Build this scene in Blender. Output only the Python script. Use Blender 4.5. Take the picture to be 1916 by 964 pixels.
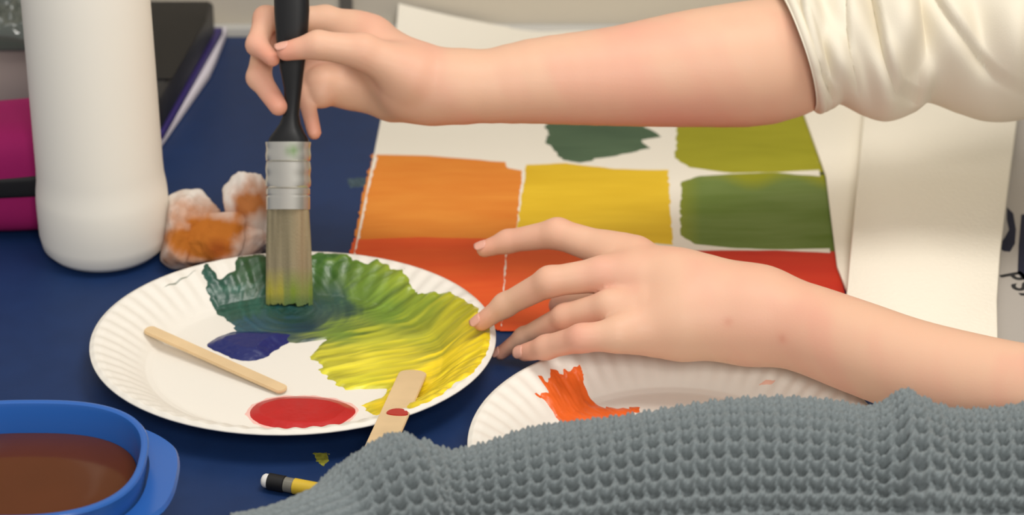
import bpy, bmesh, math, random
import numpy as np
from mathutils import Vector, Matrix
random.seed(7); np.random.seed(7)
for o in list(bpy.data.objects): bpy.data.objects.remove(o)
SC = bpy.context.scene
COL = SC.collection
# ------------------------------------------------------------------ camera, light, exposure
W, H, FPX = 1916.0, 964.0, 4995.0
PITCH = math.radians(28.5)
TZ = 0.75                                   # height of the table top
SN, CS = math.sin(PITCH), math.cos(PITCH)
CAMH = 0.744
D0 = CAMH/SN
CAM = np.array([0.0, -D0*CS, TZ+CAMH])
FW = np.array([0, CS, -SN]); UP = np.array([0, SN, CS]); RT = np.array([1.0, 0, 0])
cd = bpy.data.cameras.new('camera'); cam = bpy.data.objects.new('camera', cd); COL.objects.link(cam)
cam.location = CAM; cam.rotation_euler = (math.pi/2-PITCH, 0, 0)
cd.sensor_width = 36; cd.lens = FPX/W*36; cd.clip_start = 0.02; cd.clip_end = 50
cd.dof.use_dof = True; cd.dof.focus_distance = 1.36; cd.dof.aperture_fstop = 9.0
SC.camera = cam
world = bpy.data.worlds.new('world'); SC.world = world; world.use_nodes = True
bg = world.node_tree.nodes['Background']; bg.inputs[0].default_value = (1.0, 0.985, 0.96, 1); bg.inputs[1].default_value = 0.57
def area(name, loc, size, power, color=(1, .962, .905), target=None, sy=None):
    l = bpy.data.lights.new(name, 'AREA'); l.energy = power; l.color = color
    l.shape = 'RECTANGLE'; l.size = size; l.size_y = sy or size
    o = bpy.data.objects.new(name, l); COL.objects.link(o); o.location = loc
    if target is not None:
        o.rotation_euler = (Vector(target)-Vector(loc)).to_track_quat('-Z', 'Y').to_euler()
    return o
area('ceiling_panel_light', (-0.25, -0.25, 2.55), 1.0, 6, sy=0.8)
area('front_fill_light', (0.25, -2.0, 2.10), 0.6, 26, target=(.05, 0, .8), sy=0.6)  # fill added behind the camera to brighten the bottle and canvas, not a fixture
area('pendant_light', (0.28, -0.26, 2.0), 0.4, 7.8, sy=0.4)
SC.view_settings.view_transform = 'Standard'; SC.view_settings.look = 'None'
SC.view_settings.gamma = 1; SC.view_settings.use_curve_mapping = False
SC.view_settings.exposure = -0.27
# ------------------------------------------------------------------ helpers
def at(px, py, z=0.0):
    """point at height z above the table top seen at this place"""
    d = FW + (px-W/2)/FPX*RT - (py-H/2)/FPX*UP
    t = (z-CAMH)/d[2]
    return CAM + t*d
def dep(px, py, t):
    return CAM + t*(FW + (px-W/2)/FPX*RT - (py-H/2)/FPX*UP)
def depth_of(p): return float(np.dot(np.asarray(p)-CAM, FW))
def project(p):
    d = np.asarray(p)-CAM; t = d@FW
    return W/2+FPX*(d@RT)/t, H/2-FPX*(d@UP)/t
def lin(c):
    c = np.asarray(c, float)/255.0
    return np.where(c <= .04045, c/12.92, ((c+.055)/1.055)**2.4)
def chaikin(p, n=2):
    p = np.asarray(p, float)
    for _ in range(n):
        q = np.roll(p, -1, 0); p = np.stack([.75*p+.25*q, .25*p+.75*q], 1).reshape(-1, p.shape[1])
    return p
def vnoise(x, y, seed=0):
    x = np.asarray(x, float); y = np.asarray(y, float)
    xi = np.floor(x).astype(np.int64); yi = np.floor(y).astype(np.int64)
    xf = x-xi; yf = y-yi
    u = xf*xf*(3-2*xf); v = yf*yf*(3-2*yf)
    def h(a, b):
        n = (a*374761393 + b*668265263 + seed*974634777) & 0x7fffffff
        n = ((n ^ (n >> 13))*1274126177) & 0x7fffffff
        return ((n ^ (n >> 16)) & 0xffff)/65535.0
    return (h(xi, yi)*(1-u)+h(xi+1, yi)*u)*(1-v)+(h(xi, yi+1)*(1-u)+h(xi+1, yi+1)*u)*v
def fbm(x, y, seed=0, oct=3):
    s = 0; a = .5; n = 0
    for i in range(oct):
        s = s+a*vnoise(x*2**i, y*2**i, seed+i*17); n += a; a *= .5
    return s/n
def mat(name, rgb, rough=.5, spec=.5, metal=0, bump=0, bscale=200, var=0, vscale=30, sss=0, attr=False, coat=0, trans=0, stretch=None, alpha=1, ior=1.45, sheen=0):
    m = bpy.data.materials.new(name); m.use_nodes = True
    nt = m.node_tree; b = nt.nodes['Principled BSDF']
    c = tuple(lin(rgb))+(1,)
    b.inputs['Base Color'].default_value = c
    b.inputs['Roughness'].default_value = rough; b.inputs['Specular IOR Level'].default_value = spec
    b.inputs['Metallic'].default_value = metal; b.inputs['Coat Weight'].default_value = coat
    b.inputs['Transmission Weight'].default_value = trans; b.inputs['IOR'].default_value = ior
    b.inputs['Sheen Weight'].default_value = sheen
    tc = nt.nodes.new('ShaderNodeTexCoord'); mp = nt.nodes.new('ShaderNodeMapping')
    nt.links.new(tc.outputs['Object'], mp.inputs[0])
    if stretch: mp.inputs['Scale'].default_value = stretch
    src = None
    if attr:
        a = nt.nodes.new('ShaderNodeVertexColor'); a.layer_name = 'Col'; src = a.outputs[0]
    if var:
        n = nt.nodes.new('ShaderNodeTexNoise'); n.inputs['Scale'].default_value = vscale; n.inputs['Detail'].default_value = 4
        nt.links.new(mp.outputs[0], n.inputs['Vector'])
        r = nt.nodes.new('ShaderNodeMapRange'); r.inputs['From Min'].default_value = .3; r.inputs['From Max'].default_value = .7
        r.inputs['To Min'].default_value = 1-var; r.inputs['To Max'].default_value = 1+var
        nt.links.new(n.outputs[0], r.inputs[0])
        mx = nt.nodes.new('ShaderNodeMix'); mx.data_type = 'RGBA'; mx.blend_type = 'MULTIPLY'; mx.inputs[0].default_value = 1
        if src: nt.links.new(src, mx.inputs[6])
        else: mx.inputs[6].default_value = c
        nt.links.new(r.outputs[0], mx.inputs[7]); src = mx.outputs[2]
    if src: nt.links.new(src, b.inputs['Base Color'])
    if sss:
        b.inputs['Subsurface Weight'].default_value = sss
        b.inputs['Subsurface Radius'].default_value = (1, .35, .2); b.inputs['Subsurface Scale'].default_value = .006
    if bump:
        n = nt.nodes.new('ShaderNodeTexNoise'); n.inputs['Scale'].default_value = bscale; n.inputs['Detail'].default_value = 3
        nt.links.new(mp.outputs[0], n.inputs['Vector'])
        bp = nt.nodes.new('ShaderNodeBump'); bp.inputs['Strength'].default_value = bump; bp.inputs['Distance'].default_value = .001
        nt.links.new(n.outputs[0], bp.inputs['Height']); nt.links.new(bp.outputs[0], b.inputs['Normal'])
    return m
def link(name, me, m, parent=None, smooth=True):
    o = bpy.data.objects.new(name, me); COL.objects.link(o)
    if m: me.materials.append(m)
    if smooth:
        me.polygons.foreach_set('use_smooth', [True]*len(me.polygons))
    if parent is not None:
        o.parent = parent
        o.matrix_parent_inverse = parent_world(parent).inverted()
    return o
def parent_world(o):
    m = Matrix.Translation(o.location)
    return m if o.parent is None else parent_world(o.parent) @ o.matrix_parent_inverse.inverted() @ m if False else m
def meshobj(name, verts, faces, m, parent=None, smooth=True, cols=None):
    me = bpy.data.meshes.new(name)
    verts = np.asarray(verts, np.float32)
    if isinstance(faces, np.ndarray) and faces.ndim == 2:
        nf, k = faces.shape
        me.vertices.add(len(verts)); me.vertices.foreach_set('co', verts.ravel())
        me.loops.add(nf*k); me.loops.foreach_set('vertex_index', faces.astype(np.int32).ravel())
        me.polygons.add(nf); me.polygons.foreach_set('loop_start', np.arange(0, nf*k, k, dtype=np.int32))
        me.update(calc_edges=True); me.validate()
    else:
        me.from_pydata([tuple(map(float, v)) for v in verts], [], [tuple(int(i) for i in f) for f in faces]); me.update()
    if cols is not None:
        a = me.color_attributes.new('Col', 'FLOAT_COLOR', 'POINT')
        c = np.ones((len(verts), 4), np.float32); c[:, :3] = cols
        a.data.foreach_set('color', c.ravel())
    return link(name, me, m, parent, smooth)
def empty(name, loc):
    o = bpy.data.objects.new(name, None); COL.objects.link(o); o.location = tuple(map(float, loc)); o.empty_display_size = .02
    return o
def tag(o, label, cat, group=None):
    o['label'] = label; o['category'] = cat
    if group: o['group'] = group
    return o
def struct(o, label=None):
    o['kind'] = 'structure'
    if label: o['label'] = label
    return o
def fixn(me):
    bm = bmesh.new(); bm.from_mesh(me); bmesh.ops.recalc_face_normals(bm, faces=bm.faces); bm.to_mesh(me); bm.free()
def auto_smooth(o, ang=35):
    me = o.data; bm = bmesh.new(); bm.from_mesh(me)
    for e in bm.edges:
        e.smooth = not (len(e.link_faces) == 2 and e.calc_face_angle(0) > math.radians(ang))
    bm.to_mesh(me); bm.free()
def prism(name, pts, z0, z1, m, parent=None, bevel=0.0008, seg=2):
    """outline (world xy) extruded between two world heights"""
    bm = bmesh.new()
    vs = [bm.verts.new((p[0], p[1], z0)) for p in pts]
    f = bm.faces.new(vs)
    r = bmesh.ops.extrude_face_region(bm, geom=[f])
    for v in r['geom']:
        if isinstance(v, bmesh.types.BMVert): v.co.z = z1
    bmesh.ops.recalc_face_normals(bm, faces=bm.faces)
    if bevel: bmesh.ops.bevel(bm, geom=list(bm.edges), offset=bevel, segments=seg, affect='EDGES', profile=.5, clamp_overlap=True)
    me = bpy.data.meshes.new(name); bm.to_mesh(me); bm.free()
    o = link(name, me, m, parent); auto_smooth(o); return o
def box(name, x0, x1, y0, y1, z0, z1, m, parent=None, bevel=.002):
    return prism(name, [(x0, y0), (x1, y0), (x1, y1), (x0, y1)], z0, z1, m, parent, bevel)
def loft(name, rings, m, parent=None, cap=True, closed=True, cols=None):
    n = len(rings[0]); V = np.concatenate([np.asarray(r) for r in rings]); F = []
    for i in range(len(rings)-1):
        for j in range(n if closed else n-1):
            a = i*n+j; b = i*n+(j+1) % n
            F.append((a, b, b+n, a+n))
    if cap:
        F.append(tuple(range(n-1, -1, -1))); F.append(tuple(range((len(rings)-1)*n, len(rings)*n)))
    o = meshobj(name, V, F, m, parent, cols=cols); fixn(o.data); auto_smooth(o, 40); return o
def lathe(name, c, prof, m, parent=None, n=64, sx=1, sy=1):
    rings = []
    for r, z in prof:
        a = np.arange(n)/n*2*math.pi
        rings.append(np.stack([c[0]+r*sx*np.cos(a), c[1]+r*sy*np.sin(a), np.full(n, c[2]+z)], 1))
    return loft(name, rings, m, parent)
def tube(name, pts, rad, m, parent=None, n=16):
    pts = [np.asarray(p, float) for p in pts]
    rads = rad if hasattr(rad, '__len__') else [rad]*len(pts)
    rings = []
    for i, p in enumerate(pts):
        d = pts[min(i+1, len(pts)-1)]-pts[max(i-1, 0)]; d = d/np.linalg.norm(d)
        a = np.cross(d, [0, 0, 1.0]);
        if np.linalg.norm(a) < 1e-3: a = np.array([1.0, 0, 0])
        a /= np.linalg.norm(a); b = np.cross(d, a)
        t = np.arange(n)/n*2*math.pi
        rings.append(p+rads[i]*(np.cos(t)[:, None]*a+np.sin(t)[:, None]*b))
    return loft(name, rings, m, parent)
def inside(poly, x, y):
    r = np.zeros(x.shape, bool); n = len(poly)
    for i in range(n):
        (x0, y0), (x1, y1) = poly[i], poly[(i+1) % n]
        if y0 == y1: continue
        c = ((y0 > y) != (y1 > y)) & (x < (x1-x0)*(y-y0)/(y1-y0)+x0)
        r ^= c
    return r
def polysd(poly, x, y):
    d = np.full(x.shape, 1e9); n = len(poly)
    for i in range(n):
        ax, ay = poly[i]; bx, by = poly[(i+1) % n]
        ex, ey = bx-ax, by-ay; L = ex*ex+ey*ey+1e-18
        t = np.clip(((x-ax)*ex+(y-ay)*ey)/L, 0, 1)
        d = np.minimum(d, np.hypot(x-ax-t*ex, y-ay-t*ey))
    return np.where(inside(poly, x, y), d, -d)
def patch(name, poly, zf, colf, m, parent, thick=.0006, step=.0008, slope=.5, ragged=.0015, rscale=300, rdir=None, seed=1, relief=0.0, rel_fn=None, clip=None):
    """a film of paint of real thickness over a surface z=zf(x,y); its edge dips into the surface"""
    poly = np.asarray(poly)[:, :2]
    x0, y0 = poly.min(0)-.004; x1, y1 = poly.max(0)+.004
    nx = int((x1-x0)/step)+1; ny = int((y1-y0)/step)+1
    X, Y = np.meshgrid(np.linspace(x0, x1, nx), np.linspace(y0, y1, ny), indexing='ij')
    sd = polysd([tuple(p) for p in poly], X, Y)
    if rdir is None: rx, ry = X, Y
    else:
        c, s = math.cos(rdir), math.sin(rdir); rx = (X*c+Y*s)*.18; ry = -X*s+Y*c
    sd = sd+ragged*2*(fbm(rx*rscale, ry*rscale, seed)-.5)
    if clip is not None: sd = np.minimum(sd, clip(X, Y)+.0012*(fbm(X*400, Y*400, seed+9)-.5))
    h = np.clip(sd*slope, -.0006, thick)
    if relief:
        w = np.clip(sd/.004, 0, 1)
        h = h+relief*w*(rel_fn(X, Y) if rel_fn else (fbm(rx*rscale*2, ry*rscale*2, seed+5)-.5))
    Z = zf(X, Y)+h
    keep = sd > -.0025
    if clip is not None: keep &= clip(X, Y) > -.0006
    q = keep[:-1, :-1] | keep[1:, :-1] | keep[1:, 1:] | keep[:-1, 1:]
    I = np.arange(nx*ny).reshape(nx, ny)
    F = np.stack([I[:-1, :-1][q], I[1:, :-1][q], I[1:, 1:][q], I[:-1, 1:][q]], 1)
    used = np.unique(F); mp = np.zeros(nx*ny, np.int64); mp[used] = np.arange(len(used))
    V = np.stack([X.ravel(), Y.ravel(), Z.ravel()], 1)[used]
    cols = colf(V[:, 0], V[:, 1])
    return meshobj(name, V, mp[F], m, parent, cols=cols)
def pix(x, y, z):
    """arrays of world xy at height z above the table to picture coordinates"""
    dx = x-CAM[0]; dy = y-CAM[1]; dz = z+TZ-CAM[2]
    t = dy*CS-dz*SN
    return W/2+FPX*dx/t, H/2-FPX*(dy*SN+dz*CS)/t
def idw(ctrl, power=3.0):
    P = np.array([c[:2] for c in ctrl], float); C = np.array([lin(c[2]) for c in ctrl])
    def f(px, py, ax=1.0, ay=1.8):
        wsum = 0; acc = 0
        for p, c in zip(P, C):
            w = 1/(((px-p[0])*ax)**2+((py-p[1])*ay)**2+60)**(power/2)
            wsum = wsum+w; acc = acc+w[:, None]*c
        return acc/wsum[:, None]
    return f
# signed-distance modelling for bodies
def seg_d(P, a, b, ra, rb):
    a = np.asarray(a, np.float32); b = np.asarray(b, np.float32); ab = b-a
    t = np.clip(((P-a)@ab)/max(float(ab@ab), 1e-12), 0, 1)
    return np.sqrt(((P-a-t[..., None]*ab)**2).sum(-1))-(ra+(rb-ra)*t)
def smin(a, b, k):
    h = np.clip(k-np.abs(a-b), 0, None)/k
    return np.minimum(a, b)-h*h*k*.25
def chain_d(P, J, k=.004):
    d = None
    for (a, ra), (b, rb) in zip(J[:-1], J[1:]):
        e = seg_d(P, a, b, ra, rb); d = e if d is None else smin(d, e, k)
    return d
def surface(sdf, lo, hi, h, block=64):
    lo = np.asarray(lo, float); hi = np.asarray(hi, float)
    n = np.ceil((hi-lo)/h).astype(int)+1
    xs, ys, zs = [lo[i]+h*np.arange(n[i]) for i in range(3)]
    D = np.empty(n, np.float32)
    for i in range(0, n[0], 24):
        g = np.stack(np.meshgrid(xs[i:i+24], ys, zs, indexing='ij'), -1).astype(np.float32)
        D[i:i+24] = sdf(g)
    s = D < 0
    cnt = np.zeros(np.array(n)-1, np.int8)
    offs = [(a, b, c) for a in (0, 1) for b in (0, 1) for c in (0, 1)]
    for a, b, c in offs: cnt += s[a:n[0]-1+a, b:n[1]-1+b, c:n[2]-1+c]
    cells = np.argwhere((cnt > 0) & (cnt < 8))
    idx = np.full(cnt.shape, -1, np.int64); idx[tuple(cells.T)] = np.arange(len(cells))
    val = [D[cells[:, 0]+a, cells[:, 1]+b, cells[:, 2]+c] for a, b, c in offs]
    acc = np.zeros((len(cells), 3)); num = np.zeros(len(cells))
    for i in range(8):
        for j in range(i+1, 8):
            di = np.array(offs[j])-np.array(offs[i])
            if np.abs(di).sum() != 1: continue
            m = (val[i] < 0) != (val[j] < 0)
            t = val[i][m]/(val[i][m]-val[j][m])
            acc[m] += np.array(offs[i])+t[:, None]*di; num[m] += 1
    V = lo+h*(cells+acc/num[:, None])
    Q = []
    for ax in range(3):
        u, v = (ax+1) % 3, (ax+2) % 3
        sl0 = [slice(None)]*3; sl1 = [slice(None)]*3
        sl0[ax] = slice(0, -1); sl1[ax] = slice(1, None)
        a, b = s[tuple(sl0)], s[tuple(sl1)]
        E = np.argwhere(a != b); 
        ok = (E[:, u] > 0) & (E[:, v] > 0) & (E[:, u] < n[u]-1) & (E[:, v] < n[v]-1); E = E[ok]
        neg = a[tuple(E.T)]
        def cell(du, dv):
            c = E.copy(); c[:, u] += du; c[:, v] += dv; return idx[tuple(c.T)]
        q = np.stack([cell(-1, -1), cell(0, -1), cell(0, 0), cell(-1, 0)], 1)
        q[~neg] = q[~neg][:, ::-1]
        Q.append(q)
    return V, np.concatenate(Q)
def join(parts):
    V = []; F = []; n = 0
    for v, f in parts: V.append(v); F.append(f+n); n += len(v)
    return np.concatenate(V), np.concatenate(F)
def crom(xs, ys, q):
    """smooth interpolation through control values"""
    xs = np.asarray(xs, float); ys = np.asarray(ys, float)
    m = np.gradient(ys, xs, axis=0); i = np.clip(np.searchsorted(xs, q)-1, 0, len(xs)-2)
    h = xs[i+1]-xs[i]; t = (q-xs[i])/h
    if ys.ndim > 1: t = t[:, None]; h = h[:, None]
    return (2*t**3-3*t*t+1)*ys[i]+(t**3-2*t*t+t)*h*m[i]+(-2*t**3+3*t*t)*ys[i+1]+(t**3-t*t)*h*m[i+1]
# ------------------------------------------------------------------ materials
M = {}
M['table'] = mat('blue_laminate', (22, 47, 90), .5, .3, var=.06, vscale=60, bump=.08, bscale=900)
M['edge'] = mat('pale_edge_band', (190, 188, 182), .5)
M['steel'] = mat('grey_steel', (120, 122, 125), .35, metal=.8)
M['wall'] = mat('painted_wall', (196, 188, 172), .8, .3, var=.02, vscale=8, bump=.1, bscale=250)
M['darkseam'] = mat('dark_seam', (92, 88, 82), .7)
M['floor'] = mat('floor_vinyl', (120, 112, 102), .5, var=.06)
M['plate'] = mat('white_paper_plate', (231, 226, 216), .5, .35, bump=.06, bscale=500)
M['paper'] = mat('white_heavy_paper', (228, 222, 208), .85, .2, bump=.12, bscale=700)
M['canvas'] = mat('primed_canvas', (240, 233, 217), .85, .2, bump=.5, bscale=420, stretch=(1, 1, 1))
M['paint'] = mat('wet_paint', (200, 50, 40), .28, .5, attr=True, bump=.12, bscale=400)
M['drypaint'] = mat('dry_paint', (200, 50, 40), .6, .25, attr=True, bump=.15, bscale=600)
M['skin'] = mat('skin', (232, 180, 152), .5, .35, attr=True, sss=.12, bump=.06, bscale=900)
M['nail'] = mat('nail', (222, 166, 146), .35, .5)
M['shirt'] = mat('cream_jersey', (226, 218, 200), .9, .15, bump=.12, bscale=1200, sheen=.1)
M['knit'] = mat('grey_yarn', (122, 130, 132), .95, .1, var=.14, vscale=700, bump=.5, bscale=1500, sheen=.15)
M['black'] = mat('black_handle', (22, 22, 24), .28, .5)
M['ferrule'] = mat('ferrule_metal', (214, 212, 204), .3, metal=.85, attr=True)
M['bristle'] = mat('bristles', (150, 140, 110), .6, .3, attr=True, bump=.5, bscale=300, stretch=(8, 8, .3))
M['bottle'] = mat('white_plastic_bottle', (243, 238, 226), .5, .35)
M['wood'] = mat('birch_stick', (218, 190, 148), .6, .25, var=.08, vscale=40, stretch=(1, 1, 1))
M['tub'] = mat('blue_plastic_tub', (40, 94, 172), .25, .5)
M['water'] = mat('brown_paint_water', (88, 44, 18), .15, .25, var=.10, vscale=14)
M['magenta'] = mat('magenta_fabric', (150, 28, 92), .75, .2, bump=.2, bscale=900)
M['zip'] = mat('black_zip_tape', (14, 13, 15), .6)
M['binder'] = mat('dark_grey_binder', (40, 39, 40), .45)
M['blackface'] = mat('black_cover', (24, 22, 20), .5)
M['purple'] = mat('purple_folder', (52, 40, 108), .5)
M['sheet'] = mat('white_sheets', (222, 216, 224), .8)
M['greybox'] = mat('taupe_box', (168, 152, 146), .7)
M['film'] = mat('dark_clear_film', (84, 90, 84), .08, 1.0)
M['towel'] = mat('stained_paper_towel', (230, 222, 214), .9, .1, attr=True, bump=.3, bscale=800)
M['bag'] = mat('pale_grey_tote', (176, 170, 163), .85, .2, bump=.2, bscale=900)
M['navy'] = mat('navy_print', (22, 26, 50), .7)
M['ink'] = mat('black_ink', (40, 40, 42), .7)
M['eraser'] = mat('white_eraser', (226, 224, 220), .7)
M['yellowpl'] = mat('yellow_plastic', (214, 180, 52), .4)
M['clear'] = mat('smoky_clear_plastic', (120, 118, 108), .15, .5)
M['redmark'] = mat('red_paint_dab', (178, 40, 34), .35)
M['hair'] = mat('brown_hair', (70, 48, 34), .6, var=.2, vscale=90)
# ------------------------------------------------------------------ the setting and the table
YB = at(450, 66)[1]                             # rear edge of the table
TX0, TX1, TY0 = -1.0, 0.36, -0.46
struct(box('floor', -2.2, 2.2, -2.6, YB+.1, -.05, 0, M['floor'], bevel=0))
struct(box('wall_back', -2.2, 2.2, YB+.012, YB+.10, 0, 2.7, M['wall'], bevel=0))
struct(box('trim_1', TX0, TX1, YB+.003, YB+.012, TZ-.02, TZ+.004, M['edge'], bevel=.001))
_s = at(652, 10); struct(box('trim_2', (652-958)/FPX*1.86-.005, (652-958)/FPX*1.86+.004, YB+.009, YB+.0125, TZ+.005, 2.2, M['darkseam'], bevel=0))
T = tag(empty('table', (-.3, 0, 0)), 'dark blue laminate table carrying the plates, papers and tub', 'table')
prism('tabletop', [(TX0, TY0), (TX1, TY0), (TX1, YB), (TX0, YB)], TZ-.028, TZ, M['table'], T, .003)
for lx in (TX0+.06, TX1-.06):
    for ly in (TY0+.06, YB-.06):
        tube('leg', [(lx, ly, 0), (lx, ly, TZ-.028)], .018, M['steel'], T)
def flat(h): return lambda X, Y: np.full(X.shape, TZ+h)
def splat(pts, c, seed):
    p = [at(*q)[:2] for q in pts]
    patch('paint_spot', p, flat(0), lambda x, y: np.tile(lin(c), (len(x), 1))*(.7+.6*vnoise(x*700, y*700, seed))[:, None], M['drypaint'], T, .0002, .0005, .2, .0016, 600, seed=seed)
splat([(588, 848), (612, 846), (618, 856), (606, 872), (594, 868)], (140, 138, 50), 3)
splat([(650, 335), (690, 332), (692, 348), (655, 352)], (62, 80, 90), 5)
# ------------------------------------------------------------------ painted sheet of paper
PT = .0012
TL, TR, BL, BR = at(747, 57, 0), at(1499, 70, 0), at(637, 606, 0), at(1574, 632, 0)
TL, TR, BL, BR = [p[:2] for p in (TL, TR, BL, BR)]
def sheet_xy(u, v):                              # u across, v up the sheet
    u = np.asarray(u)[..., None]; v = np.asarray(v)[..., None]
    return (BL*(1-u)+BR*u)*(1-v)+(TL*(1-u)+TR*u)*v
def curl(u, v):
    return .019*np.clip((v-.80)/.2, 0, 1)**2*np.clip(1-u/.36, 0, 1)**1.35 + .003*np.clip((v-.85)/.15, 0, 1)**2*np.clip((u-.36)/.3, 0, 1)
nu, nv = 120, 120
U, Vv = np.meshgrid(np.linspace(0, 1, nu), np.linspace(0, 1, nv), indexing='ij')
XY = sheet_xy(U, Vv); Z0 = TZ+.0002+curl(U, Vv)
top = np.concatenate([XY.reshape(-1, 2), (Z0+PT).reshape(-1, 1)], 1); bot = np.concatenate([XY.reshape(-1, 2), Z0.reshape(-1, 1)], 1)
I = np.arange(nu*nv).reshape(nu, nv)
Ft = np.stack([I[:-1, :-1], I[1:, :-1], I[1:, 1:], I[:-1, 1:]], -1).reshape(-1, 4)
bd = np.concatenate([I[:, 0], I[-1, 1:], I[-2::-1, -1], I[0, -2:0:-1]]); bn = np.roll(bd, -1)
Fs = np.stack([bn, bd, bd+nu*nv, bn+nu*nv], 1)
painting = meshobj('painting', np.concatenate([top, bot]), np.concatenate([Ft, Ft[:, ::-1]+nu*nv, Fs]), M['paper'])
auto_smooth(painting, 50)
tag(painting, 'sheet of white paper painted with a grid of orange, yellow, green and red squares', 'painting')
def swatch(name, pts, base, alt, seed, sc=1.0, ang=0.0, ragged=.0012, extra=None):
    poly = [at(px, py, PT)[:2] for px, py in pts]
    def cf(x, y):
        c, s = math.cos(ang), math.sin(ang)
        a = (x*c+y*s); b = (-x*s+y*c)
        b = b+.010*(fbm(a*14, b*14, seed+8)-.5)+.004*fbm(a*40, b*30, seed+2)
        n = .45*fbm(a*16, b*80, seed)+.2*fbm(a*50, b*330, seed+3)+.35*fbm(a*18, b*22, seed+6)
        n = np.clip((n-.5)*2.0+.5, 0, 1)[:, None]
        col = lin(base)*(1-n)+lin(alt)*n
        if extra: col = extra(x, y, col)
        return col
    return patch(name, poly, flat(.0002+PT), cf, M['drypaint'], painting, .00025, .0009, .12, ragged, 220, rdir=ang, seed=seed)
swatch('orange_square', [(706, 291), (800, 293), (900, 300), (945, 304), (950, 314), (976, 320), (972, 380), (962, 452), (900, 450), (780, 446), (672, 450), (688, 365)], (222, 140, 54), (208, 114, 34), 11)
swatch('yellow_square', [(985, 309), (1060, 306), (1150, 316), (1250, 319), (1254, 380), (1258, 458), (1180, 452), (1070, 446), (968, 448), (974, 380)], (228, 192, 48), (212, 174, 34), 13)
def lime_extra(x, y, col): return col
swatch('lime_square', [(1268, 232), (1290, 205), (1400, 200), (1517, 200), (1526, 250), (1533, 318), (1460, 322), (1370, 324), (1290, 314), (1262, 296)], (158, 154, 36), (140, 138, 24), 17)
def green_extra(x, y, col):
    px, py = pix(x, y, PT)
    k = np.clip(1-(py-325+10*np.sin(px/23))/26, 0, 1)[:, None]*np.clip((px-1300)/60, 0, 1)[:, None]
    j = np.clip(1-(px-1268)/45, 0, 1)[:, None]*.6
    k = np.maximum(k, j)
    return col*(1-k)+lin((140, 142, 24))*k
swatch('green_square', [(1275, 342), (1310, 330), (1370, 326), (1450, 324), (1536, 330), (1546, 400), (1556, 466), (1480, 468), (1380, 466), (1300, 458), (1272, 440)], (88, 110, 36), (116, 134, 74), 19, extra=green_extra)
swatch('orange_red_square', [(670, 448), (780, 443), (900, 446), (948, 449), (944, 520), (938, 612), (780, 612), (640, 604)], (226, 100, 42), (214, 76, 32), 23)
swatch('scarlet_square', [(950, 470), (1060, 462), (1180, 464), (1262, 466), (1275, 540), (1285, 620), (1110, 618), (940, 613), (944, 540)], (214, 82, 42), (220, 96, 42), 29)
swatch('red_square', [(1262, 470), (1340, 470), (1450, 469), (1560, 474), (1572, 560), (1574, 628), (1400, 622), (1288, 618), (1275, 540)], (184, 42, 26), (196, 56, 32), 31)
swatch('grey_green_blot', [(1035, 225), (1100, 214), (1180, 222), (1236, 256), (1196, 262), (1216, 278), (1150, 292), (1085, 305), (1050, 300), (1036, 282), (1018, 262), (1030, 252), (1018, 240)], (82, 104, 78), (64, 86, 64), 37, ragged=.002)
# ------------------------------------------------------------------ paper plates
def plate_z(r, ang, R, n=66):
    q = r/R
    rise = np.interp(q, [0, .70, .735, .78, .86, .94, .975, 1.0], [.0, .0, .0012, .0050, .0112, .0160, .0172, .0160])
    fl = np.clip((q-.74)/.1, 0, 1)*np.clip((1.0-q)/.05, 0, 1)
    return rise+fl*.00045*np.sin(n*ang)
def make_plate(c, R, sy, base, label, rot=0.0):
    nr, na = 70, 66*10
    q = np.concatenate([[0], np.linspace(.05, .68, 14), np.linspace(.70, 1.0, nr-15)])
    A = np.arange(na)/na*2*math.pi
    Qg, Ag = np.meshgrid(q, A, indexing='ij')
    def pos(off):
        X = c[0]+R*Qg*np.cos(Ag); Y = c[1]+R*sy*Qg*np.sin(Ag)
        return np.stack([X, Y, TZ+base+off+plate_z(R*Qg, Ag, R)], -1).reshape(-1, 3)
    I = np.arange(len(q)*na).reshape(len(q), na); J = np.roll(I, -1, 1)
    F = np.stack([I[:-1], I[1:], J[1:], J[:-1]], -1)[1:].reshape(-1, 4)
    N = len(q)*na
    rim = np.stack([I[-1], I[-1]+N, J[-1]+N, J[-1]], 1)
    cen = np.stack([I[1], J[1], np.full(na, I[0, 0]), np.full(na, I[0, 0])], 1)
    V = np.concatenate([pos(.0009), pos(0)])
    faces = [tuple(f) for f in np.concatenate([F, F[:, ::-1]+N, rim])] + [(f[0], f[1], f[2]) for f in cen] + [(f[1]+N, f[0]+N, f[2]+N) for f in cen]
    me_o = meshobj('paper_plate', V, faces, M['plate'])
    bm = bmesh.new(); bm.from_mesh(me_o.data); bmesh.ops.delete(bm, geom=[v for v in bm.verts if not v.link_faces], context='VERTS')
    bmesh.ops.recalc_face_normals(bm, faces=bm.faces); bm.to_mesh(me_o.data); bm.free()
    tag(me_o, label, 'plate', 'paper plates used as palettes')
    def zf(X, Y):
        dx = (X-c[0]); dy = (Y-c[1])/sy
        return TZ+base+.0009+plate_z(np.hypot(dx, dy), np.arctan2(dy, dx), R)
    return me_o, zf
RIM = .016
l_, r_, t_, b_ = at(167, 652, RIM), at(928, 652, RIM), at(590, 478, RIM), at(575, 821, RIM)
PC = ((l_[0]+r_[0])/2, (t_[1]+b_[1])/2); PR = (r_[0]-l_[0])/2; PSY = (t_[1]-b_[1])/2/PR
plate1, pz1 = make_plate(PC, PR, PSY, .0016, 'white paper plate smeared with green, yellow, blue and red paint')
PB = .003
def on1(px, py):
    """place on the first plate's surface seen at this point"""
    z = .003
    for _ in range(6):
        p = at(px, py, z); z = float(pz1(np.array(p[0]), np.array(p[1])))-TZ
    return at(px, py, z)
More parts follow.
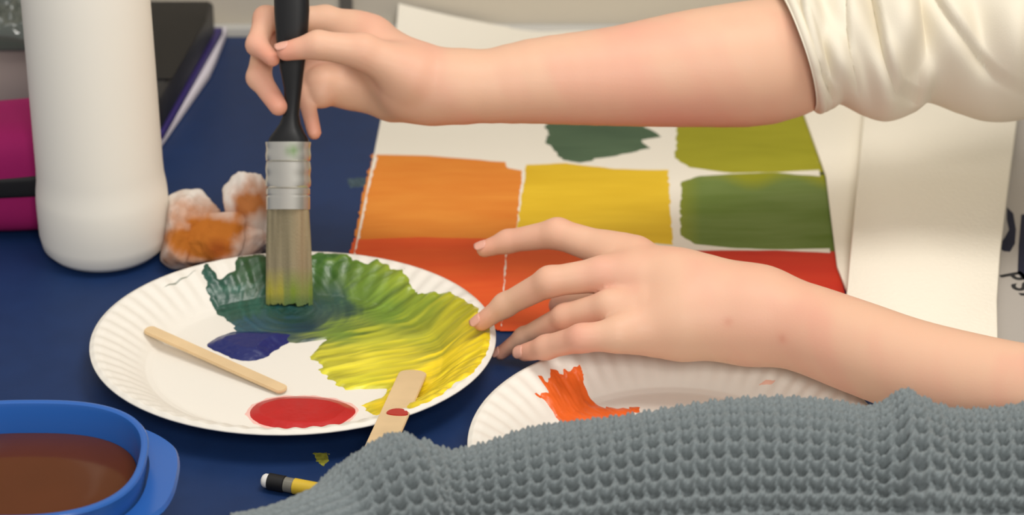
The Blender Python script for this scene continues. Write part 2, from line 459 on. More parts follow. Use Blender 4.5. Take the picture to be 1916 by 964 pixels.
main_px = [(374, 515), (388, 541), (412, 554), (441, 543), (447, 525), (469, 523), (494, 525), (540, 532), (587, 525), (598, 505), (620, 490), (649, 497), (669, 493), (689, 499), (706, 513), (726, 509), (750, 507), (773, 515), (758, 541), (771, 566), (787, 568), (811, 549), (844, 547), (868, 558), (893, 578), (900, 600), (925, 623), (922, 672), (893, 700), (852, 716), (828, 745), (811, 773), (795, 786), (730, 775), (689, 772), (673, 759), (718, 745), (722, 729), (640, 729), (620, 712), (596, 692), (608, 688), (579, 668), (592, 651), (608, 637), (551, 641), (500, 640), (445, 623), (429, 602), (404, 582), (382, 556)]
ctrl = [(400, 560, (38, 82, 68)), (470, 575, (42, 88, 74)), (540, 590, (26, 66, 66)), (600, 580, (42, 72, 70)), (640, 572, (45, 76, 66)), (480, 612, (36, 74, 88)), (560, 612, (24, 58, 76)), (460, 540, (50, 84, 50)), (600, 520, (62, 106, 42)), (640, 508, (88, 126, 36)), (690, 520, (98, 136, 38)), (740, 522, (145, 152, 44)), (680, 560, (98, 126, 42)), (720, 590, (112, 142, 48)), (780, 585, (132, 150, 42)), (840, 570, (128, 146, 30)), (640, 625, (110, 136, 48)), (700, 632, (168, 172, 48)), (780, 625, (162, 166, 46)), (860, 620, (172, 166, 36)), (905, 640, (204, 182, 32)), (620, 672, (192, 186, 52)), (680, 682, (218, 206, 60)), (760, 672, (202, 190, 50)), (850, 690, (228, 200, 30)), (680, 718, (206, 200, 52)), (800, 722, (240, 210, 36)), (740, 760, (232, 202, 42)), (830, 742, (240, 210, 32))]
main_c = idw(ctrl, 3.4)
def swirl(x, y):
    px, py = pix(x, y, PB)
    wx = 18*(fbm(px/70, py/40, 91)-.5); 
    a = (px-560)*.94+(py-600)*-.34*1.8; b = (px-560)*.34+(py-600)*.94*1.8
    r = np.hypot(px-545, (py-580)*1.9)
    k = np.clip(1.25-r/130, 0, 1)
    return fbm(a/95+wx*.02, b/9+wx*.1, 41)*(1-k)+k*fbm(r/7+wx*.12, np.arctan2((py-580)*1.9, px-545)*1.3, 43)
def main_col(x, y):
    px, py = pix(x, y, PB)
    s = swirl(x, y)-.5
    c = main_c(px+70*s, py+34*s)
    return np.clip(c*(1+1.0*s)[:, None], 0, 1)
patch('green_yellow_paint', [on1(*p)[:2] for p in main_px], pz1, main_col, M['paint'], plate1, .0011, .0006, .45, .0022, 260, rdir=.5, seed=51, relief=.0011, clip=lambda X, Y: PR*.972-np.hypot(X-PC[0], (Y-PC[1])/PSY), rel_fn=lambda X, Y: swirl(X, Y)-.5)
blue_px = [(386, 648), (400, 632), (425, 624), (460, 618), (547, 622), (556, 630), (543, 641), (514, 655), (498, 671), (465, 677), (441, 674), (404, 657)]
def blue_col(x, y):
    px, py = pix(x, y, PB); k = np.clip((632-py)/14, 0, 1)[:, None]
    return lin((24, 34, 98))*(1-k)+lin((24, 56, 92))*k
patch('blue_paint', chaikin([on1(*p)[:2] for p in blue_px]), pz1, blue_col, M['paint'], plate1, .0035, .0006, .42, .0012, 200, seed=53, relief=.0003)
red_px = [(462, 776), (474, 758), (500, 747), (535, 742), (580, 742), (625, 747), (655, 757), (671, 769), (655, 786), (625, 801), (570, 806), (510, 802), (478, 792)]
patch('red_paint', chaikin([on1(*p)[:2] for p in red_px]), pz1, lambda x, y: lin((178, 26, 26))*(.92+.2*fbm(x*90, y*90, 3))[:, None], M['paint'], plate1, .0022, .0006, .4, .0003, 90, seed=55, relief=.0002)
patch('red_paint_halo', [on1(p[0]+(p[0]-566)*.03, p[1]+(p[1]-775)*.06)[:2] for p in red_px], pz1, lambda x, y: np.tile(lin((236, 186, 176)), (len(x), 1)), M['paint'], plate1, .0002, .0007, .1, .001, 200, seed=56)
patch('crease_shade_line', [on1(*p)[:2] for p in [(302, 541), (330, 543), (372, 552), (330, 549)]], pz1, lambda x, y: np.tile(lin((150, 152, 140)), (len(x), 1)), M['paint'], plate1, .0002, .0005, .2, .0001, 300, seed=57)  # thin grey film painting in the shade line of a plate crease
# second plate
l2, r2, t2, b2 = at(874, 845, RIM), at(1668, 845, RIM), at(1270, 634, RIM), at(1270, 1062, RIM)
PC2 = ((l2[0]+r2[0])/2, (t2[1]+b2[1])/2); PR2 = (r2[0]-l2[0])/2; PS2 = (t2[1]-b2[1])/2/PR2
plate2, pz2 = make_plate(PC2, PR2, PS2, .0004, 'white paper plate with one orange smear, half hidden behind the grey knit sleeve')
def on2(px, py):
    z = .003
    for _ in range(6):
        p = at(px, py, z); z = float(pz2(np.array(p[0]), np.array(p[1])))-TZ
    return at(px, py, z)
or_px = [(1003, 700), (1014, 706), (1020, 716), (1028, 722), (1030, 708), (1036, 694), (1044, 700), (1046, 712), (1056, 704), (1062, 692), (1070, 712), (1082, 716), (1098, 744), (1120, 760), (1160, 764), (1196, 762), (1190, 775), (1140, 800), (1075, 805), (1052, 796), (1034, 775), (1018, 752), (1000, 738), (1022, 742), (1014, 722)]
patch('orange_paint', [on2(*p)[:2] for p in or_px], pz2, lambda x, y: lin((236, 108, 44))*(.85+.3*fbm(x*160, y*160, 8))[:, None]*np.array([1, .95, .9]), M['paint'], plate2, .0007, .0006, .25, .0028, 420, rdir=2.2, seed=61, relief=.001)
patch('orange_fleck', [on2(*p)[:2] for p in [(1420, 739), (1430, 737), (1440, 735), (1452, 738), (1444, 739.5), (1432, 740)]], pz2, lambda x, y: np.tile(lin((238, 190, 170)), (len(x), 1)), M['paint'], plate2, .0002, .0005, .2, .0006, 300, seed=62)
# ------------------------------------------------------------------ wooden sticks
def stick(a, b, wid, thick, label, taper=0.8):
    a = np.asarray(a); b = np.asarray(b); d = b-a; L = np.linalg.norm(d); d /= L
    s = np.cross(d, [0, 0, 1]); s /= np.linalg.norm(s); nrm = np.cross(s, d)
    pts = []
    n = 10
    for e, sg in ((0, -1), (1, 1)):
        c = a+d*wid/2 if e == 0 else b-d*wid/2
        for k in range(n+1):
            th = -math.pi/2+math.pi*k/n
            o = sg*math.cos(th)*d*wid/2*taper+sg*math.sin(th)*s*wid/2
            pts.append(c+o)
    lo = [p-nrm*thick/2 for p in pts]; hi = [p+nrm*thick/2 for p in pts]
    o = loft('craft_stick', [lo, hi], M['wood'])
    bm = bmesh.new(); bm.from_mesh(o.data); bmesh.ops.bevel(bm, geom=[e for e in bm.edges if e.calc_face_angle(0) > 1], offset=.0004, segments=2, affect='EDGES'); bm.to_mesh(o.data); bm.free(); auto_smooth(o)
    tag(o, label, 'stick', 'wooden craft sticks for the paint')
    return o, a, b, d, s, nrm
pa = on1(272, 620); pb = on1(536, 738)
pa[2] += .0019; pb[2] += .0019
stick(pa, pb, .0078, .0018, 'narrow pale wooden stick lying on the bare white side of the paint plate')
pa = on1(776, 702); pa[2] = TZ+.0055; pb = at(690, 884, .0345)
_, a_, b_, d_, s_, n_ = stick(pa, pb, .0150, .0018, 'broad wooden stick with a red paint dab, its end under the grey knit cuff')
so = bpy.data.objects['craft_stick.001']
cc = a_+d_*np.linalg.norm(b_-a_)*.47-s_*.0015
rg = []
for hh in (.0007, .0015):
    rg.append([cc+n_*hh+ (d_*.0070*(math.sin(t)*(1 if math.sin(t) < 0 else .35)) + s_*.0056*math.cos(t)) for t in np.arange(20)/20*2*math.pi])
loft('red_dab', rg, M['redmark'], so)
# ------------------------------------------------------------------ brush
bt = on1(541, 566); TB = depth_of(bt)
def bdep(py): return TB-.030*(566-py)/560.0
def bring(px, py, hw, th, n=40, p=2.5):
    t = bdep(py); c = dep(px, py, t-.004); out = []
    for k in range(n):
        a = 2*math.pi*k/n; x = math.copysign(abs(math.cos(a))**(2/p), math.cos(a)); y = math.copysign(abs(math.sin(a))**(2/p), math.sin(a))
        out.append(c+RT*hw*t/FPX*x+FW*th*y)
    return out
brush = tag(empty('paint_brush', bt), 'flat paint brush with black handle held upright in the hand over the plate', 'brush')
loft('handle', [bring(x, y, w, h) for x, y, w, h in [(540, 268, 39, .0050), (540, 258, 36, .0050), (541, 246, 28, .0048), (543, 232, 20, .0045), (545, 215, 15, .0042), (547, 195, 14.5, .0040), (548, 165, 17, .0040), (547, 140, 21, .0042), (546, 110, 26, .0044), (546, 70, 30, .0045), (546, 20, 33, .0045), (545, -40, 33, .0045), (544, -120, 29, .0042), (543, -200, 21, .0038), (543, -250, 13, .0032), (543, -262, 6, .0020)]], M['black'], brush)
fr = []; fc = []
prof = []
for y in np.arange(266, 394, 2.0):
    w = 42+.6*math.cos((y-266)/4) if y < 350 else 41
    if abs(y-302) < 2 or abs(y-352) < 2 or abs(y-366) < 2: w -= 1.6
    prof.append((539, y, w, .0055-(.0008 if abs(y-352) < 2 or abs(y-302) < 2 else 0)))
cols = []
for x, y, w, h in prof:
    r = bring(x, y, w, h+.0012, 48, 2.2); fr.append(r)
    for p in r:
        px, _ = project(p)
        g = max(0, 1-abs(px-548)/20)*max(0, 1-abs(y-283)/20)
        g *= .4+.9*float(vnoise(px/6, y/9, 3))
        cols.append(lin((205, 202, 194))*(1-g)+lin((110, 150, 80))*g)
loft('ferrule', fr, M['ferrule'], brush, cols=np.array(cols))
br = []; cols = []
nb = 120
for i, y in enumerate(np.linspace(388, 566, 40)):
    q = i/39
    w = 39+4*q*(1-q)*1.5+3*q; th = .0050*(1-.35*q)
    r = np.array(bring(539+2*q, y, w, th, nb, 3.2))
    c = dep(539+2*q, y, bdep(y)-.004)
    jit = 1+.05*(vnoise(np.arange(nb)*.9, np.full(nb, q*2.0), 5)-.5)+.10*q*(vnoise(np.arange(nb)*.35, np.full(nb, 0.), 6)-.5)
    r = c+(r-c)*jit[:, None]
    if i == 39: r = r - UP*.0008*(vnoise(np.arange(nb)*.7, np.zeros(nb), 8))[:, None]*3
    br.append(r)
    for k, p in enumerate(r):
        px, py = project(p)
        s = float(vnoise(px/5.0, q*1.5, 71))
        base = lin((132, 122, 98))*(.75+.5*s)+lin((170, 120, 80))*.25*max(0, 1-abs(px-566)/22)
        yk = min(1, max(0, (q-.62)/.25))*(.45+.55*s)
        tip = lin((168, 160, 40)) if px < 532 else lin((120, 140, 46))
        gk = min(1, max(0, (q-.90)/.10))*.6
        col = base*(1-yk)+tip*yk
        cols.append(col*(1-gk)+lin((50, 90, 60))*gk)
loft('bristles', br, M['bristle'], brush, cols=np.array(cols))
# ------------------------------------------------------------------ person painting (right): body, shirt
def J(px, py, t, rp): return (dep(px, py, t), rp*t/FPX)
TH = bdep(120)                                   # distance of the hand holding the brush
def R(px, py, dz, rp): return J(px, py, TH-.004+dz/1000., rp)
r_arm = [R(840, 160, 2, 60), R(900, 162, 3, 65), R(1000, 152, 6, 77), R(1150, 143, 10, 90), R(1300, 128, 16, 107), R(1440, 114, 22, 114), R(1520, 93, 28, 103), R(1660, 46, 30, 86), R(1900, -30, 34, 84), R(2150, -160, 32, 84)]
r_palm = [[R(850, 162, 2, 60), R(770, 152, 6, 62), R(715, 122, 25, 50)],
          [R(800, 172, 8, 54), R(735, 180, 24, 42), R(672, 170, 31, 33)],
          [R(760, 130, 4, 50), R(700, 86, 12, 42)],
          [R(735, 112, 24, 44), R(668, 66, 24, 38)]]
r_fing = [[R(770, 140, -8, 44), R(680, 96, -15, 33), R(595, 84, -19, 26), R(535, 96, -17, 18)],            # thumb
          [R(690, 68, 20, 38), R(610, 38, 24, 27), R(497, 34, 15, 22), R(481, 84, 4, 20), R(510, 111, -8, 14)],   # index
          [R(690, 95, 26, 34), R(600, 75, 30, 26), R(496, 82, 24, 23), R(484, 145, 12, 22), R(521, 199, 2, 18)],  # middle
          [R(690, 128, 30, 32), R(592, 112, 32, 25), R(572, 180, 20, 16), R(588, 248, 12, 13.5)],               # ring
          [R(700, 168, 30, 34), R(640, 160, 28, 38), R(606, 160, 24, 38), R(600, 178, 20, 25)]]                                    # little
def Zp(px, py, z, rp):
    p = at(px, py, z); return (p, rp*depth_of(p)/FPX)
l_arm = [Zp(1420, 591, .046, 82), Zp(1500, 612, .046, 80), Zp(1600, 648, .047, 83), Zp(1700, 684, .049, 85), Zp(1800, 712, .052, 88), Zp(1920, 738, .058, 90), Zp(2080, 770, .066, 104)]
l_palm = [[Zp(1420, 590, .046, 79), Zp(1300, 566, .050, 78), Zp(1190, 525, .056, 52)],
          [Zp(1380, 601, .045, 72), Zp(1270, 604, .045, 66), Zp(1190, 610, .044, 44)],
          [Zp(1400, 580, .048, 72), Zp(1260, 528, .056, 56), Zp(1160, 482, .060, 36)]]
l_fing = [[Zp(1185, 482, .060, 40), Zp(1130, 466, .061, 33), Zp(1043, 437, .063, 28), Zp(950, 452, .053, 21), Zp(907, 466, .048, 16)],
          [Zp(1190, 525, .058, 40), Zp(1125, 514, .060, 33), Zp(1029, 527, .056, 28), Zp(945, 571, .036, 22), Zp(901, 603, .025, 17)],
          [Zp(1195, 575, .050, 38), Zp(1140, 573, .051, 30), Zp(1057, 592, .040, 23), Zp(980, 630, .018, 17), Zp(937, 661, .006, 13)],
          [Zp(1215, 620, .042, 40), Zp(1155, 627, .044, 32), Zp(1088, 633, .042, 26), Zp(1022, 650, .030, 22), Zp(982, 660, .022, 17)],
          [Zp(1330, 560, .040, 44), Zp(1220, 560, .024, 34), Zp(1120, 568, .016, 27), Zp(1046, 572, .012, 20)]]
def dense(ch, n=36):
    P = np.array([np.asarray(p) for p, r in ch]); R_ = np.array([r for p, r in ch])
    u = np.concatenate([[0], np.cumsum(np.linalg.norm(np.diff(P, axis=0), axis=1))]); v = np.linspace(0, u[-1], n)
    Q = crom(u, P, v); Rq = crom(u, R_, v)
    return [(q, float(r)) for q, r in zip(Q, Rq)]
def limb_sdf(arm, palm, fing, kp=.011, kf=.009):
    def f(P):
        d = chain_d(P, dense(arm), .002)
        for c in palm: d = smin(d, chain_d(P, c, .007), kp)
        out = None
        for c in fing:
            e = smin(d, chain_d(P, c, .0035), kf)
            out = e if out is None else smin(out, e, .0008)
        return out
    return f
def bounds(chs, pad=.006):
    P = np.array([np.asarray(p) for c in chs for p, r in c]); Rr = np.array([r for c in chs for p, r in c])
    return (P-Rr[:, None]).min(0)-pad, (P+Rr[:, None]).max(0)+pad
def limb(arm, palm, fing, h=.0014):
    lo, hi = bounds([arm]+palm+fing)
    return surface(limb_sdf(arm, palm, fing), lo, hi, h)
rv = limb(r_arm, r_palm, r_fing); lv = limb(l_arm, l_palm, l_fing)
# trunk, neck and head beyond the right edge of the picture
sh_r = np.asarray(r_arm[-1][0]); el_l = np.asarray(l_arm[-1][0])
tx = 0.50; ty = float(np.clip((sh_r[1]+el_l[1])/2, -.3, .3)); 
sh_r2 = np.array([tx-.02, ty+.13, TZ+.30]); sh_l = np.array([tx-.02, ty-.13, TZ+.30])
up_l = [l_arm[-1], (np.array([tx-.07, ty-.16, TZ+.13]), .040), (sh_l, .048)]
up_r = [r_arm[-1], (sh_r2, .05)]
def trunk(P):
    d = chain_d(P, up_l, .02); d = smin(d, chain_d(P, up_r, .02), .02)
    t = [(np.array([tx+.02, ty, TZ-.22]), .125), (np.array([tx+.02, ty, TZ+.05]), .115), (np.array([tx, ty, TZ+.24]), .115)]
    d = smin(d, chain_d(P, t, .03), .05)
    d = smin(d, seg_d(P, sh_r2, sh_l, .05, .05), .05)
    hd = np.array([tx-.03, ty, TZ+.50])
    d = smin(d, seg_d(P, [tx, ty, TZ+.28], hd, .048, .045), .03)
    d = smin(d, seg_d(P, hd+[.02, 0, .05], hd+[-.03, 0, -.02], .095, .065), .02)
    d = smin(d, seg_d(P, hd+[-.095, 0, .015], hd+[-.108, 0, -.008], .008, .013), .012)   # nose
    for s in (-1, 1): d = smin(d, seg_d(P, hd+[.01, s*.094, .03], hd+[.015, s*.092, -.01], .014, .010), .008)
    return d
tv = surface(trunk, [tx-.25, ty-.26, TZ-.36], [tx+.2, ty+.26, TZ+.68], .006)
def skin_cols(V, seed=0):
    n = fbm(V[:, 0]*38+V[:, 2]*21, V[:, 1]*38-V[:, 2]*17, 5+seed, 3)
    k = np.clip((n-.45)*2.2, 0, 1)[:, None]
    return lin((224, 180, 152))*(1-k)+lin((224, 167, 144))*k
V, F = join([rv, lv, tv])
painter = tag(empty('person', (tx, ty, 0)), 'person in a cream shirt with bare forearms, reaching in from the right and painting', 'person')
SCOL = skin_cols(V)
def redden(c, r, amt, rgb=(222, 140, 118)):
    k = (np.exp(-(((V-np.asarray(c))**2).sum(1))/r**2)*amt)[:, None]
    SCOL[:] = SCOL*(1-k)+lin(rgb)*k
for ch in l_fing[:4]+r_fing[:4]:
    redden(ch[-1][0], .011, .55)
    redden(ch[-3][0], .010, .30)
    redden(ch[0][0], .014, .18)
for px_, py_ in ((1461, 632), (1364, 606)):
    dd = (V-CAM); pxx = W/2+FPX*dd[:, 0]/(dd@FW); pyy = H/2-FPX*(dd@UP)/(dd@FW)
    cand = np.where((np.hypot(pxx-px_, pyy-py_) < 4))[0]
    if len(cand): redden(V[cand[np.argmin((dd@FW)[cand])]], .0026, .28, (196, 104, 84))
body = meshobj('body', V, F, M['skin'], painter, cols=SCOL)
# knuckle and tip redness belongs to the skin
# nails
def nail(parent, c1, c0, r, face, sz=(1, 1)):
    tip = np.asarray(c1); d = tip-np.asarray(c0); d /= np.linalg.norm(d)
    n = np.asarray(face, float); n -= d*(n@d); n /= np.linalg.norm(n); s = np.cross(d, n)
    rings = []
    for k in range(7):
        u = -1+2*k/6; ring = []
        for j in range(9):
            a = (-1+2*j/8)*.85*math.sqrt(max(.08, 1-.8*abs(u)**3))
            ring.append(tip+d*(r*.25+u*r*.75*sz[0])+r*1.02*(n*math.cos(a)*(1-.10*max(u, 0))+s*math.sin(a)*.95))
        rings.append(ring)
    o = loft('fingernail', rings, M['nail'], parent, cap=False, closed=False)
    md = o.modifiers.new('s', 'SOLIDIFY'); md.thickness = .0006; md.offset = 0
UPv = np.array([0, -.3, 1.0])
for c, fc in ((l_fing[0], (0, -.2, 1)), (l_fing[1], (-.3, -.3, 1)), (l_fing[2], (-.3, -.4, 1)), (l_fing[3], (-.2, -.8, .8))):
    nail(body, c[-1][0], c[-2][0], c[-1][1], fc)
nail(body, r_fing[0][-1][0], r_fing[0][-2][0], r_fing[0][-1][1], (0, -.1, 1))
# shirt: loose pushed-up sleeve and trunk
secs = [(1448, -18, 1524, 201), (1476, -26, 1550, 205), (1512, -32, 1574, 190), (1565, -40, 1620, 212), (1612, -50, 1662, 222), (1668, -62, 1708, 206), (1700, -70, 1738, 187), (1760, -90, 1800, 208), (1820, -112, 1858, 223), (1890, -140, 1930, 214), (2000, -205, 2050, 165), (2150, -300, 2190, 60), (2330, -430, 2350, -40)]
ss = np.arange(len(secs)); q = np.linspace(0, len(secs)-1, 300)
sv = crom(ss, np.array(secs, float), q)
nphi = 160; phi = np.arange(nphi)/nphi*2*math.pi
SV = []
T0 = TH-.004
for i, (tx_, ty_, bx_, by_) in enumerate(sv):
    t = T0+.020+.012*min(1, q[i]/5)
    top_p = dep(tx_, ty_, t+.004); bot_p = dep(bx_, by_, t-.002)
    c = (top_p+bot_p)/2; hv = (top_p-bot_p)/2; rr = np.linalg.norm(hv)
    cx = np.cos(phi); sx = np.sin(phi)
    dph = (phi-math.pi/2+math.pi) % (2*math.pi)-math.pi
    # hanging folds, strongest across the front
    s_ = q[i]
    fold = .0045*np.sin(2.1*s_*1.45-1.5*np.cos(phi)*1.6+.6)*(.55+.45*np.abs(sx))
    fold += .0030*np.sin(3.9*s_+2.6*np.cos(phi)+1.3)*np.clip(s_/1.2, .25, 1)
    fold += .0022*np.sin(1.5*s_-3.3*np.cos(phi)+2.0)
    rim = np.exp(-((s_-.42)/.16)**2)*.0022-np.exp(-((s_-1.1)/.25)**2)*.0016
    fw = np.abs(sx)*np.clip(1-np.exp(-((s_)/1.3)**2)+.2, 0, 1)
    rad = rr*1.06+.0055
    P = c+hv*cx[:, None]+(-FW)*((rad*sx+ (fold*fw+rim)*np.sign(sx)))[:, None]
    P = P+hv/rr*((rim*.6)*cx)[:, None]
    SV.append(P)
SV = np.array(SV); nq = len(q)
def crease(pts, a, w, side=1):
    global SV
    d = SV-CAM; t = d@FW; px = W/2+FPX*d[..., 0]/t; py = H/2-FPX*(d@UP)/t
    best = np.full(px.shape, 1e9); sg = np.zeros(px.shape)
    for (x0, y0), (x1, y1) in zip(pts[:-1], pts[1:]):
        ex, ey = x1-x0, y1-y0; L = ex*ex+ey*ey
        tt = np.clip(((px-x0)*ex+(py-y0)*ey)/L, 0, 1)
        dx, dy = px-x0-tt*ex, py-y0-tt*ey; dd = np.hypot(dx, dy)
        s2 = np.sign(ex*dy-ey*dx)
        m = dd < best; best[m] = dd[m]; sg[m] = s2[m]
    x = best*sg*side
    disp = a*(np.where(x > 0, np.exp(-x/w)*np.clip(x/4, 0, 1), -1.0*np.exp(-(x/(w*.5))**2)*np.clip(.3-x/5, 0, 1)))
    front = np.clip(np.sin(phi)*2.0-.1, 0, 1)[None, :]*np.clip((q-.25)/.5, 0, 1)[:, None]
    SV = SV-FW*(disp*front)[..., None]+UP*(disp*front*.5)[..., None]
crease([(1500, -20), (1507, 30), (1529, 115), (1559, 176)], .0042, 26, -1)
crease([(1470, -10), (1478, 40), (1500, 95), (1550, 160)], .0018, 18, -1)
crease([(1589, -20), (1592, 100), (1608, 165)], .0020, 26, -1)
crease([(1636, -30), (1659, 90), (1679, 162), (1735, 182)], .0060, 42, -1)
crease([(1750, -20), (1768, 10), (1828, 95), (1868, 135), (1930, 172)], .0040, 40, -1)
I = np.arange(nq*nphi).reshape(nq, nphi); Jx = np.roll(I, -1, 1)
sleeveF = np.stack([I[:-1], I[1:], Jx[1:], Jx[:-1]], -1).reshape(-1, 4)
def shirt_trunk(P):
    t = [(np.array([tx+.02, ty, TZ-.24]), .140), (np.array([tx+.02, ty, TZ+.05]), .130), (np.array([tx, ty, TZ+.23]), .128)]
    d = chain_d(P, t, .03)
    d = smin(d, seg_d(P, sh_r2, sh_l, .066, .066), .05)
    d = smin(d, chain_d(P, [(r_arm[-2][0], .046), (r_arm[-1][0], .050), (sh_r2, .064)], .03), .03)
    d = smin(d, chain_d(P, [(up_l[1][0], .056), (sh_l, .062)], .02), .03)
    e = np.array([tx-.05, ty, TZ+.46])
    return np.maximum(d, .075-np.sqrt(((P-e)**2).sum(-1)))
sv2 = surface(shirt_trunk, [tx-.25, ty-.28, TZ-.40], [tx+.22, ty+.28, TZ+.42], .006)
V, F = join([(SV.reshape(-1, 3), sleeveF), sv2])
shirt = meshobj('shirt', V, F, M['shirt'], painter)
md = shirt.modifiers.new('s', 'SOLIDIFY'); md.thickness = .0016; md.offset = -1
hd = np.array([tx-.03, ty, TZ+.50])
def hair(P):
    d = seg_d(P, hd+[.03, 0, .055], hd+[.05, 0, -.10], .106, .075)
    d = smin(d, seg_d(P, hd+[-.02, 0, .09], hd+[.03, 0, .09], .075, .08), .03)
    return np.maximum(d, .10-np.sqrt(((P-(hd+[-.09, 0, -.03]))**2).sum(-1)))
for s_ in (-1, 1):
    for nm, rr_, mt in (('eye', .0085, M['eraser']), ('iris', .0058, M['ink'])):
        c_ = hd+np.array([-.079 if nm == 'eye' else -.0835, s_*.032, .026])
        e_, f_ = surface(lambda P: np.sqrt((((P-c_)/np.array([1, 1.25, .8]))**2).sum(-1))-rr_, c_-.016, c_+.016, .0016)
        meshobj(nm, e_, f_, mt, body)
c_ = hd+np.array([-.084, 0, -.040])
e_, f_ = surface(lambda P: np.sqrt((((P-c_)/np.array([1, 2.6, .7]))**2).sum(-1))-.0085, c_-.028, c_+.028, .0016)
meshobj('lips', e_, f_, mat('lips', (196, 118, 108), .45), body)
hv_ = surface(hair, hd-[.2, .16, .25], hd+[.2, .16, .22], .006)
meshobj('hair', hv_[0], hv_[1], M['hair'], painter)
# ------------------------------------------------------------------ grey knit sleeve in front
ksec = [(446, 1086, 950), (520, 1066, 936), (600, 1050, 905), (660, 1036, 878), (715, 1022, 842), (755, 1014, 816), (785, 1008, 808), (815, 1003, 820), (850, 998, 843), (900, 992, 838), (1000, 984, 806), (1150, 973, 777), (1300, 966, 760), (1450, 962, 754), (1580, 962, 758), (1640, 962, 760), (1668, 962, 744), (1690, 962, 724), (1715, 962, 733), (1760, 962, 754), (1820, 962, 764), (1916, 962, 760), (2050, 960, 750), (2200, 955, 740)]
K = np.array(ksec, float)
step = .00055
npx = 1500
pxs = np.linspace(K[0, 0], K[-1, 0], npx)
cy = np.interp(pxs, K[:, 0], K[:, 1]); ker = np.hanning(120); ker /= ker.sum()
cy = np.convolve(np.pad(cy, 60, 'edge'), ker, 'same')[60:-60]
topy = crom(K[:, 0], K[:, 2], pxs)
cen = []; rad = []
for a, b, c in zip(pxs, cy, topy):
    p = at(a, b, .047); cen.append(p); rad.append((b-c)*depth_of(p)/FPX)
cen = np.array(cen); rad = np.array(rad)
base_rad = np.convolve(np.pad(rad, 90, 'edge'), np.hanning(181)/np.hanning(181).sum(), 'same')[90:-90]
arc = np.concatenate([[0], np.cumsum(np.linalg.norm(np.diff(cen, axis=0), axis=1))])
nph = 560
ph = np.linspace(-math.pi, math.pi, nph, endpoint=False)
S, PH = np.meshgrid(arc, ph, indexing='ij')
PXg = np.repeat(pxs[:, None], nph, 1)
Rg = np.repeat(rad[:, None], nph, 1); Rb = np.repeat(base_rad[:, None], nph, 1)
# bumps on the top outline lean and die out down the front
fade = np.exp(-(PH/1.5)**2)
Rg = Rb+(Rg-Rb)*fade
# extra creases
fold1 = .0085*np.exp(-((PXg-1625-18*PH)/34)**2)*np.exp(-((PH-1.1)/1.0)**2)
Rg = Rg-fold1+.0055*np.exp(-((PXg-1712-26*PH)/30)**2)*np.exp(-((PH-1.1)/.9)**2)
Rg = Rg-.0025*np.exp(-((PXg-812-16*PH)/14)**2)
Rg = Rg+.0020*np.sin(PXg/95.+PH*2.2)*np.clip((PXg-900)/200, 0, 1)
# knit: rows run along the sleeve
PIT = .0080
v = PH*.048/PIT+.10*np.sin(S/.031)+.16*(fbm(S*55, PH*4, 77)-.5)
u = S/.0076+.22*(fbm(S*40+9, PH*5, 78)-.5)+.10*v
fu = u-np.floor(u)
rowv = v+.09*np.cos(2*math.pi*u)
rope = np.abs(np.cos(math.pi*rowv))
rope = np.clip((rope-.40)/.60, 0, 1)**.6
tw = .82+.18*np.abs(np.sin(math.pi*(u*1.0+rowv*.9)))
uu = u+.20*(rowv-np.round(rowv))
bar = np.abs(np.cos(math.pi*uu)); bar = np.clip((bar-.60)/.40, 0, 1)**.6
waffle = np.maximum(rope*tw, .72*bar)
waffle += .10*np.sin(2*math.pi*(u*3+v*2))*waffle
ribv = PH*.040/.0066+.12*np.sin(S/.02)
rib = np.abs(np.cos(math.pi*ribv))**.8*(.92+.08*np.sin(2*math.pi*(S/.0042+ribv*.5)))
kc = np.clip((PXg-(640+ (PH*30)))/40, 0, 1)
amp = .0080*kc+.0028*(1-kc)
hgt = amp*(waffle*kc+rib*(1-kc))
seam = np.exp(-((PXg-(806+14*PH))/6.5)**2)
hgt = hgt*(1-seam*.9)+seam*.0072*(.85+.15*np.sin(S/.0016*0+PH*90))
RR = Rg-.0050-.0014*kc+hgt+.0005*(vnoise(S*900, PH*45, 79)-.5)
tan = np.gradient(cen, axis=0); tan /= np.linalg.norm(tan, axis=1)[:, None]
ea = np.cross(np.cross(tan, [0, 0, 1.0]), tan); ea = -ea*np.sign(ea[:, 2:3])*-1
ea /= np.linalg.norm(ea, axis=1)[:, None]
ea *= np.sign(ea[:, 2:3])
eb = np.cross(tan, ea); eb /= np.linalg.norm(eb, axis=1)[:, None]
eb *= -np.sign(eb[:, 1:2])                        # towards the camera side
# the top outline seen from the camera lies at this angle between up and front
a_up = UP[2]*1.0
KV = cen[:, None, :]+RR[..., None]*(np.cos(PH)[..., None]*ea[:, None]+np.sin(PH)[..., None]*eb[:, None])
_w = np.clip((PC2[0]+PR2+.012-KV[..., 0])/.01, 0, 1)*np.clip((KV[..., 0]-(PC2[0]-PR2-.012))/.01, 0, 1)
KV[..., 2] = np.maximum(KV[..., 2], TZ+.0012+.0182*_w)
I = np.arange(npx*nph).reshape(npx, nph); Jk = np.roll(I, -1, 1)
KF = np.stack([I[:-1], Jk[:-1], Jk[1:], I[1:]], -1).reshape(-1, 4)
wearer = tag(empty('person', tuple(at(1300, 960, 0))), 'person in a chunky grey knit sweater whose arm lies along the near table edge', 'person')
sl = meshobj('sweater_sleeve', KV.reshape(-1, 3), KF, M['knit'], wearer); 
